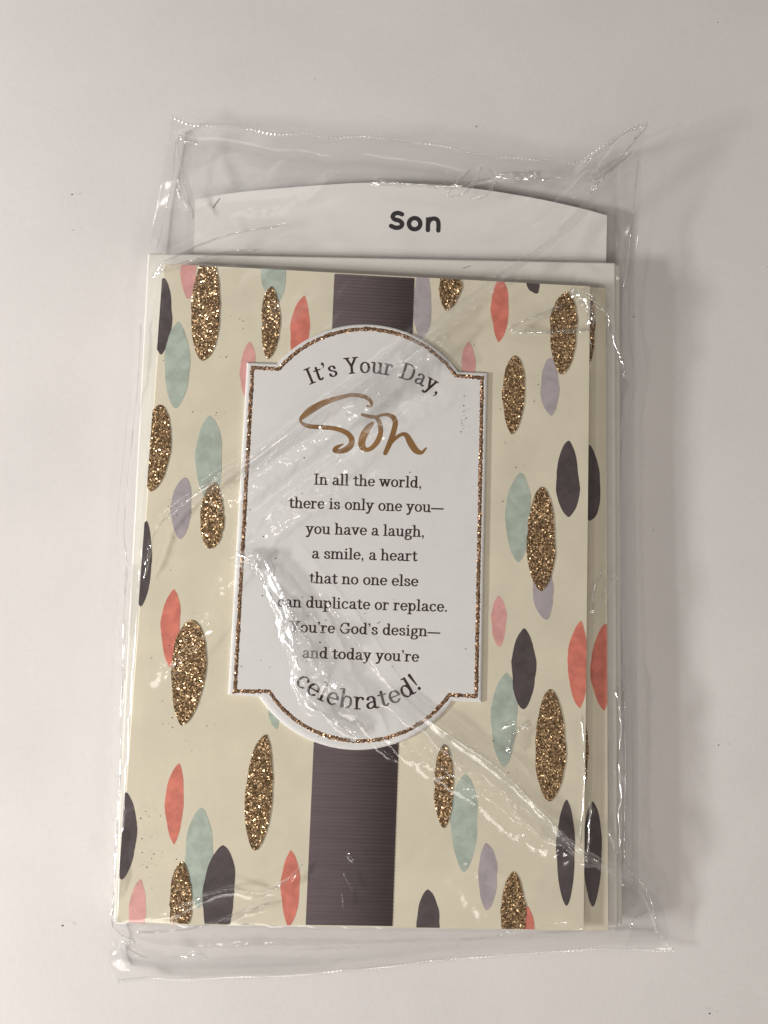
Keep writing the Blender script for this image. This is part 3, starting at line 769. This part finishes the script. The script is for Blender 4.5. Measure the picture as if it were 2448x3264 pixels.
# creases traced from the photo: points, height mm, half width mm
CR = [
 ([(2026, 474), (1847, 647), (1722, 772), (1554, 897), (1386, 1021), (1264, 1108), (1150, 1201), (1058, 1266), (955, 1342), (863, 1412), (770, 1477), (701, 1512), (604, 1592), (536, 1647), (498, 1698), (481, 1753), (469, 1808), (458, 1852)], .60, .55),
 ([(1069, 1450), (928, 1548), (808, 1645), (770, 1700), (700, 1760)], .35, .7),
 ([(713, 1554), (640, 1600), (590, 1670), (520, 1740)], .30, .45),
 ([(1280, 1500), (1000, 1610), (820, 1730)], .3, 2.0),
 ([(1500, 1240), (1300, 1330), (1100, 1480), (900, 1640), (760, 1800), (650, 1950)], .45, 2.6),
 ([(754, 1757), (846, 1765)], .5, .5),
 ([(760, 1760), (817, 1792), (846, 1868), (901, 1960), (906, 2025), (933, 2074), (955, 2134), (939, 2166), (982, 2242), (1025, 2270), (1091, 2318), (1145, 2351)], .75, .75),
 ([(846, 1770), (884, 1841), (950, 1977), (1004, 2058), (1047, 2134), (1101, 2199), (1145, 2275), (1215, 2378), (1270, 2421)], .55, .55),
 ([(955, 2166), (1030, 2140)], .45, .4),
 ([(1050, 2170), (1090, 2215), (1060, 2230)], .4, .4),
 ([(900, 1700), (1080, 1960), (1242, 2177), (1405, 2318), (1585, 2441), (1762, 2623), (1879, 2723), (1985, 2782), (2040, 2815)], .7, 1.0),
 ([(1180, 2330), (1350, 2400), (1500, 2500), (1644, 2606), (1773, 2682), (1914, 2770)], .45, .8),
 ([(1186, 540), (1250, 547), (1440, 560), (1575, 539), (1771, 533)], .7, .6),
 ([(1508, 506), (1437, 579), (1483, 582), (1515, 545)], .45, .35),
 ([(1545, 500), (1530, 540), (1500, 575)], .4, .35),
 ([(1575, 505), (1590, 545), (1560, 590), (1510, 592)], .45, .35),
 ([(1430, 545), (1438, 515)], .4, .35),
 ([(1600, 530), (1680, 520), (1770, 520)], .5, .6),
 ([(544, 381), (552, 452), (563, 506), (579, 577), (601, 647)], .6, .5),
 ([(544, 550), (590, 620), (600, 660)], .5, .45),
 ([(552, 470), (585, 480)], .45, .5),
 ([(560, 380), (610, 398)], .6, .6),
 ([(481, 870), (568, 805), (660, 750), (769, 710), (888, 688), (997, 663)], .55, .5),
 ([(481, 872), (639, 821), (725, 794), (834, 777), (942, 734)], .5, .55),
 ([(487, 823), (617, 739), (660, 658)], .4, .4),
 ([(1820, 922), (1877, 944), (1922, 979), (1944, 994), (1953, 1020), (1972, 1086), (2007, 1168), (2010, 1200)], .6, .5),
 ([(1820, 922), (1850, 955), (1871, 970), (1880, 1000), (1882, 1032), (1870, 1060)], .8, .8),
 ([(1882, 1052), (1830, 1055), (1700, 1062), (1640, 1062), (1630, 1050), (1660, 1030), (1755, 990), (1800, 975)], .5, .6),
 ([(1982, 2194), (1994, 2370), (1988, 2459), (1994, 2547), (1988, 2617), (1994, 2694), (1991, 2747)], .6, .5),
 ([(1950, 2659), (1982, 2735)], .5, .5),
 ([(1850, 2150), (1853, 2282), (1856, 2388), (1862, 2488), (1850, 2700)], .45, .9),
 ([(1885, 2560), (1880, 2620), (1874, 2720)], .4, .5),
 ([(1920, 1820), (1945, 1835), (1990, 1850)], .4, .4),
 ([(1905, 1880), (1890, 1990), (1880, 2000)], .5, .5),
 ([(1900, 1960), (1965, 1850)], .4, .5),
 ([(384, 1833), (379, 1950), (381, 2000), (379, 2108), (384, 2190), (370, 2325), (381, 2450), (370, 2597), (362, 2814), (352, 2922)], .6, .45),
 ([(463, 2922), (571, 2890), (653, 2852), (745, 2825), (821, 2841), (908, 2808), (967, 2754)], .55, .5),
 ([(400, 2990), (517, 2976), (625, 2955), (734, 2917), (788, 2895), (870, 2879)], .5, .5),
 ([(1544, 3011), (1660, 2955), (1832, 2923)], .4, .5),
 ([(349, 2933), (370, 3004), (408, 3031), (365, 3047), (441, 3107)], .6, .5),
 ([(560, 3100), (582, 3092), (625, 3078), (640, 3105)], .5, .5),
 ([(380, 3010), (600, 3040), (900, 3030), (1300, 3020), (1700, 3000), (2000, 2995)], .6, 1.4),
 ([(900, 3060), (1200, 3040), (1450, 3010)], .5, 1.2),
 ([(1110, 2700), (1125, 2740)], .3, .35),
 ([(1600, 780), (1800, 640), (1960, 520)], .8, 2.2),
 ([(1380, 730), (1600, 660), (1780, 560)], .5, 2.4),
 ([(700, 650), (950, 610), (1100, 500)], .4, 2.2),
 ([(1900, 560), (1965, 470), (2030, 430)], .8, .7),
 ([(1830, 600), (1860, 560), (1900, 520)], .4, .5),
 ([(1960, 640), (1990, 780), (1985, 900)], .5, .9),
 ([(1560, 2330), (1640, 2290), (1690, 2330)], .4, 1.0),
 ([(1460, 2700), (1560, 2800), (1750, 2850)], .25, 1.8),
 ([(1960, 620), (1780, 800), (1600, 930), (1430, 1060), (1200, 1240), (1000, 1390), (820, 1540), (640, 1660)], .75, 2.6),
 ([(900, 1850), (1000, 2050), (1150, 2270), (1400, 2430), (1600, 2570), (1820, 2750)], .8, 3.0),
 ([(1350, 2650), (1500, 2850), (1600, 2960)], .12, 2.8),
 ([(430, 2200), (620, 2050), (700, 1900)], .4, 2.4),
]
D = np.zeros_like(Xb)
gq = np.random.default_rng(3)
for pts, A, wd in CR:
    w_ = at(catmull(pts, 5), ZC)[:, :2]; wd_ = wd * 1e-3
    # film ridges wander a little in height along their length
    Lk = len(w_); hk = 1 + 0.45 * np.interp(np.arange(Lk), np.linspace(0, Lk - 1, max(3, Lk // 3)), gq.normal(0, 1, max(3, Lk // 3)))
    hk = np.clip(hk, .25, 1.8); fade = np.minimum(np.arange(Lk), np.arange(Lk)[::-1]) / max(2, Lk * .12); hk *= np.clip(fade, .15, 1)
    lo, hi = w_.min(0) - wd_ * 7, w_.max(0) + wd_ * 7
    sel = np.nonzero((Xb > lo[0]) & (Xb < hi[0]) & (Yb > lo[1]) & (Yb < hi[1]))
    if len(sel[0]) == 0: continue
    x, y = Xb[sel], Yb[sel]; best = np.full(x.shape, 1e9); hb = np.zeros(x.shape)
    for i in range(Lk - 1):
        a_, b_ = w_[i], w_[i + 1]; t_ = b_ - a_; L2 = t_ @ t_ + 1e-15
        s_ = np.clip(((x - a_[0]) * t_[0] + (y - a_[1]) * t_[1]) / L2, 0, 1)
        d_ = np.hypot(x - a_[0] - t_[0] * s_, y - a_[1] - t_[1] * s_)
        k_ = d_ < best; best = np.where(k_, d_, best); hb = np.where(k_, hk[i] + (hk[i + 1] - hk[i]) * s_, hb)
    A = A * 1.35
    D[sel] = np.maximum(D[sel], A * 1e-3 * hb / (1 + (best / wd_) ** 2) - A * 1e-3 * .02) if wd < 1.5 else D[sel] + A * 1.7e-3 * hb * np.exp(-(best / wd_) ** 2)
D = np.maximum(D, 0)
D_raw = D
# shallow random wrinkling
def vnoise(X, Y, f, seed, ang=0.0, asp=1.0):
    g = np.random.default_rng(seed); tb = g.normal(0, 1, (64, 64))
    c, s = math.cos(ang), math.sin(ang); a_ = ((X * c + Y * s) * f) % 64; b_ = ((-X * s + Y * c) * f * asp) % 64
    i, j = a_.astype(int) % 64, b_.astype(int) % 64; fx, fy = a_ - np.floor(a_), b_ - np.floor(b_)
    fx, fy = fx * fx * fx * (fx * (fx * 6 - 15) + 10), fy * fy * fy * (fy * (fy * 6 - 15) + 10)
    i1, j1 = (i + 1) % 64, (j + 1) % 64
    return tb[i, j] * (1 - fx) * (1 - fy) + tb[i1, j] * fx * (1 - fy) + tb[i, j1] * (1 - fx) * fy + tb[i1, j1] * fx * fy
N = 0.20e-3 * vnoise(Xb + 9, Yb + 9, 45, 1, .6, 2.4) + 0.035e-3 * vnoise(Xb + 9, Yb + 9, 130, 2, 1.0, 2.5) + 0.005e-3 * vnoise(Xb + 9, Yb + 9, 520, 3, .3, 1.6)
D = D * np.clip(1 + 0.10 * vnoise(Xb + 9, Yb + 9, 600, 11, .4, 1.3) + 0.16 * vnoise(Xb + 9, Yb + 9, 300, 12, 1.2, 1.5), .35, 1.8)
s1 = np.minimum(np.minimum(u[..., 0], 1 - u[..., 0]) * 40, np.minimum(v[..., 0], 1 - v[..., 0]) * 50); s1 = np.clip(s1, 0, 1)
P[..., 2] = Zf + (D * np.clip(s1 + .3, 0, 1)) + (np.abs(N) * .6 + N * .4 + 0.15e-3) * s1
ZB = P[..., 2]
bag = thing('plastic_bag', 'crinkled clear plastic bag sealed around the cards and envelopes', 'plastic bag', tuple(np.append(P[NU // 2, NV // 2, :2], 0.0)))
grid_obj('front_film', P[:, ::-1], M['film'], bag)
Pb = P[::5, ::5].copy(); Pb[..., 2] = np.minimum(Pb[..., 2] - 0.0002, 0.00025 + 0.9 * np.maximum(0, edgev.min()) * 0)
rim = np.ones(Pb.shape[:2], bool); rim[1:-1, 1:-1] = False
Pb[..., 2] = 0.00025
Pb[rim, 2] = P[::5, ::5][rim, 2] - 0.0001
grid_obj('back_film', Pb, M['film_back'], bag)

# crimped heat seals along the two ends
def seal(E, inward, wid, name, beads):
    n = len(E) * 3; p = resample(E, n); s = np.linspace(0, 1, n)
    k = 5; S = np.zeros((n, k, 3))
    for j in range(k):
        f = j / (k - 1); S[:, j] = p + inward * wid * (f - .35)
        S[:, j, 2] = p[:, 2] + 0.0003 + 0.00035 * np.sin(math.pi * f) * (0.25 + 0.75 * (0.5 + 0.5 * np.sin(s * 2 * math.pi * beads))) * (1 + .4 * np.sin(s * 37))
    return grid_obj(name, S, M['film_seal'], bag)
seal(et, np.array([0, -1.0, 0]), 0.0011, 'top_seal', 120)
seal(eb, np.array([0, 1.0, 0]), 0.0011, 'bottom_seal', 130)

# pleats where the film is doubled back on itself
def zfilm(x, y):
    d = (Xb[::4, ::4] - x) ** 2 + (Yb[::4, ::4] - y) ** 2; i = np.unravel_index(d.argmin(), d.shape); return ZB[::4, ::4][i]
def pleat(pts, off0, off1, prof, crumple=0.15, n=160, k=17, name='fold', mat='film_fold', lift=0.0004):
    """a lapped strip of film; prof = (share across, height mm) cross section"""
    c = resample(catmull(pts, 6), n); d = np.gradient(c, axis=0); d /= np.linalg.norm(d, axis=1)[:, None]; nr = np.stack([-d[:, 1], d[:, 0]], -1)
    S = np.zeros((n, k, 3)); s = np.linspace(0, 1, n)
    wv = 1 + .15 * np.sin(s * 17) + .1 * np.sin(s * 41 + 1)
    g = np.random.default_rng(int(pts[0][0])); tap = np.clip(np.minimum(s, 1 - s) * 9, .25, 1)
    for j in range(k):
        f = j / (k - 1); q = c + nr * ((off0 + (off1 - off0) * f) * wv)[:, None]
        W_ = at(q, ZC + .0015)
        zz = np.array([zfilm(*w_[:2]) for w_ in W_]); zz = np.convolve(np.pad(zz, 3, 'edge'), np.ones(7) / 7, 'valid')
        h = np.interp(f, [p[0] for p in prof], [p[1] for p in prof]) * 1e-3
        nz = 1 + crumple * (vnoise(W_[:, 0] + 9, W_[:, 1] + 9, 230, 21, 1.0, 2.0) + .8 * vnoise(W_[:, 0] + 9, W_[:, 1] + 9, 90, 22))
        S[:, j] = W_; S[:, j, 2] = zz + lift + h * tap * np.clip(nz, .2, 2)
    return grid_obj(name, S, M[mat], bag)
D1 = CR[0][0]
ROUND = [(0, 0), (.12, .45), (.3, .85), (.5, 1), (.7, .85), (.88, .45), (1, 0)]
def ridge(pts, width, height, crumple=.35):
    L = np.linalg.norm(np.diff(np.array(pts, float), axis=0), axis=1).sum()
    pleat(pts, -width / 2, width / 2, [(a_, b_ * height) for a_, b_ in ROUND], crumple, int(np.clip(L / 3, 24, 420)), 11, 'crease', 'film_crease', 0.0001)
# sharp pinched lines that glint along their length
ridge([(380, 1800), (384, 1833), (379, 1950), (381, 2000), (379, 2108), (384, 2190), (372, 2325), (380, 2450), (370, 2597), (362, 2814), (352, 2922)], 13, .8)
ridge([(1982, 2194), (1994, 2370), (1988, 2459), (1994, 2547), (1988, 2617), (1994, 2694), (1991, 2747)], 12, .8)
ridge([(2012, 2200), (2016, 2400), (2014, 2600), (2012, 2770)], 6, .4)
ridge([(1950, 2659), (1966, 2700), (1982, 2735)], 12, .7)
ridge([(1877, 944), (1922, 979), (1944, 994), (1953, 1020), (1972, 1086), (2007, 1168), (2010, 1195)], 9, .7)
ridge([(1820, 922), (1850, 930), (1877, 944)], 7, .4)
ridge([(1820, 922), (1845, 952), (1868, 972), (1880, 1005), (1880, 1040)], 24, 1.3)
ridge([(1882, 1050), (1830, 1055), (1700, 1062), (1640, 1062), (1630, 1050), (1660, 1030), (1755, 990), (1790, 978)], 12, .7)
ridge([(1186, 540), (1250, 547), (1440, 560), (1575, 539), (1771, 533)], 13, 1.1, .25)
ridge([(1508, 506), (1437, 579), (1483, 582), (1515, 545)], 7, .5)
ridge([(1545, 500), (1530, 540), (1500, 575)], 6, .5)
ridge([(1575, 505), (1590, 545), (1560, 590), (1510, 592)], 7, .5)
ridge([(1590, 534), (1660, 522), (1740, 518)], 22, 1.3)
ridge([(546, 385), (552, 452), (563, 506), (579, 577), (601, 647)], 8, .6)
ridge([(544, 550), (572, 590), (590, 620), (600, 660)], 8, .6)
ridge([(552, 380), (575, 400), (612, 402)], 12, .7)
ridge([(481, 870), (568, 805), (660, 750), (769, 710), (888, 688)], 7, .5)
ridge([(481, 872), (560, 848), (639, 821), (725, 794), (834, 777)], 7, .5)
ridge([(571, 2890), (653, 2852), (745, 2825), (821, 2841), (908, 2808), (967, 2754)], 9, .6)
ridge([(430, 2985), (517, 2976), (625, 2955), (734, 2917), (788, 2895), (870, 2879)], 8, .6)
ridge([(349, 2933), (370, 3004), (408, 3031), (365, 3047), (441, 3107)], 10, .6)
ridge([(560, 3102), (582, 3092), (625, 3078), (640, 3100)], 10, .6)
ridge([(701, 1512), (604, 1592), (536, 1647), (498, 1698), (481, 1753), (469, 1808), (458, 1852)], 8, .6)
ridge([(817, 1792), (832, 1760), (846, 1790), (884, 1860), (940, 1960)], 8, .6)
ridge([(760, 1760), (800, 1790), (846, 1868), (890, 1950), (906, 2025), (933, 2074), (955, 2134)], 14, .8, .5)
ridge([(982, 2242), (1025, 2270), (1091, 2318), (1130, 2340)], 16, .8)
ridge([(1928, 1820), (1900, 1880), (1890, 1960)], 12, .7, .6)
ridge([(1895, 1990), (1935, 1880), (1965, 1845), (1990, 1852)], 6, .4)
ridge([(1885, 2560), (1880, 2620), (1874, 2720)], 8, .5)
ridge([(1855, 2280), (1858, 2388), (1862, 2488), (1850, 2690)], 7, .4)
ridge([(1095, 2782), (1106, 2806), (1124, 2838)], 5, .4)
ridge([(1090, 2848), (1092, 2870), (1094, 2896)], 5, .4)
ridge([(2012, 2782), (2040, 2812), (2078, 2845), (2103, 2880), (2124, 2945), (2143, 3020)], 6, .35)
ridge([(2040, 2990), (2050, 2960), (2085, 2945), (2100, 2935)], 8, .4)
ridge([(1874, 494), (1950, 447), (2009, 411), (2064, 396)], 8, .5)
ridge([(2060, 398), (2028, 440), (1975, 500), (1900, 590)], 9, .6)
ridge([(2044, 500), (2041, 636), (2030, 777), (2012, 890)], 5, .3)
ridge([(1900, 560), (1960, 520), (2020, 470)], 14, .8)
ridge([(540, 400), (520, 550), (500, 640), (482, 760)], 6, .35)
ridge([(434, 1010), (424, 1195), (402, 1369), (374, 1656), (383, 1786)], 6, .35)
ridge([(1620, 2400), (1640, 2340), (1690, 2300)], 20, .9)
pleat(D1[:13], 0, -30, [(0, 0), (.12, 1.5), (.5, .7), (1, 0)], .1)
pleat([(754, 1757), (846, 1770), (884, 1841), (950, 1977), (1004, 2058), (1047, 2134), (1101, 2199), (1150, 2280)], 0, 56, [(0, 0), (.1, 2.0), (1, 0)], .16)
pleat([(1242, 2177), (1405, 2318), (1585, 2441), (1700, 2555), (1790, 2650)], -4, 62, [(0, 0), (.07, .75), (.5, .5), (.93, .45), (1, 0)], .05)
pleat([(1740, 2610), (1810, 2670), (1879, 2718), (1985, 2780), (2060, 2835)], -4, 38, [(0, 0), (.12, 1.1), (.6, .7), (1, 0)], .08)
pleat([(1386, 1021), (1264, 1108), (1150, 1201), (1058, 1266)], -22, -150, [(0, .3), (.5, .6), (1, .1)], .3)
pleat([(901, 1960), (920, 2050), (945, 2120), (960, 2200), (1025, 2280), (1091, 2322), (1140, 2350)], -24, 22, [(0, 0), (.12, 1.7), (1, 0)], .18)

# ------------------------------------------------------------------ bits of lint
M['lint'] = paper('dark_lint', (0.07, 0.06, 0.055), 0.2, 900, 0.8)
c = at(catmull([(700, 632), (690, 645), (683, 655), (680, 662)], 6), ZD + .0045)
hair = []
def fibre(name, label, pts, z, r):
    c = at(catmull(pts, 6), z); n = len(c); V, F = [], []
    for i in range(n):
        t = c[min(i + 1, n - 1)] - c[max(i - 1, 0)]; t /= np.linalg.norm(t); sd = np.cross(t, [0, 0, 1])
        for k in range(5):
            a_ = 2 * math.pi * k / 5; V.append(c[i] + r * (math.cos(a_) * sd + math.sin(a_) * np.array([0, 0, 1])))
    for i in range(n - 1):
        for k in range(5): F.append([i * 5 + k, i * 5 + (k + 1) % 5, (i + 1) * 5 + (k + 1) % 5, (i + 1) * 5 + k])
    o = mesh_obj(name, V, F, M['lint'], None, True); o['label'] = label; o['category'] = 'fibre'
    return o
fibre('lint_fibre', 'short dark fibre lying on the left corner of the divider card', [(700, 632), (692, 643), (684, 654), (679, 663)], ZD + .00012, .00007)
fibre('lint_fibre', 'tiny thin fibre lying on the top edge of the envelope', [(1474, 855), (1486, 852), (1500, 847)], .0073, .00005)
pts = [(1003, 251), (2288, 72), (1519, 404), (1155, 3156), (1270, 3198), (2020, 1010), (2290, 2375), (2262, 3230), (200, 2950), (1926, 3054), (1925, 3140), (2083, 1690), (230, 620), (2025, 440)]
pts += [(rng.uniform(0, 2448), rng.uniform(0, 3264)) for _ in range(3)]
V, F = [], []
for p in pts:
    c_ = at(p, 0.0003); 
    if abs(c_[0]) < .072 and abs(c_[1]) < .115: continue
    s_ = rng.uniform(.00010, .00024); a0 = rng.uniform(0, 6.28); o_ = len(V)
    for i in range(6): V.append(c_ + np.array([math.cos(a0 + i) * s_ * 1.5, math.sin(a0 + i) * s_, 0.0001 * (i % 2)]))
    F.append([o_ + i for i in range(6)])
l = mesh_obj('dust_specks', V, F, M['lint']); l['kind'] = 'stuff'; l['label'] = 'scattered dark dust specks on the white cloth'; l['category'] = 'dust'
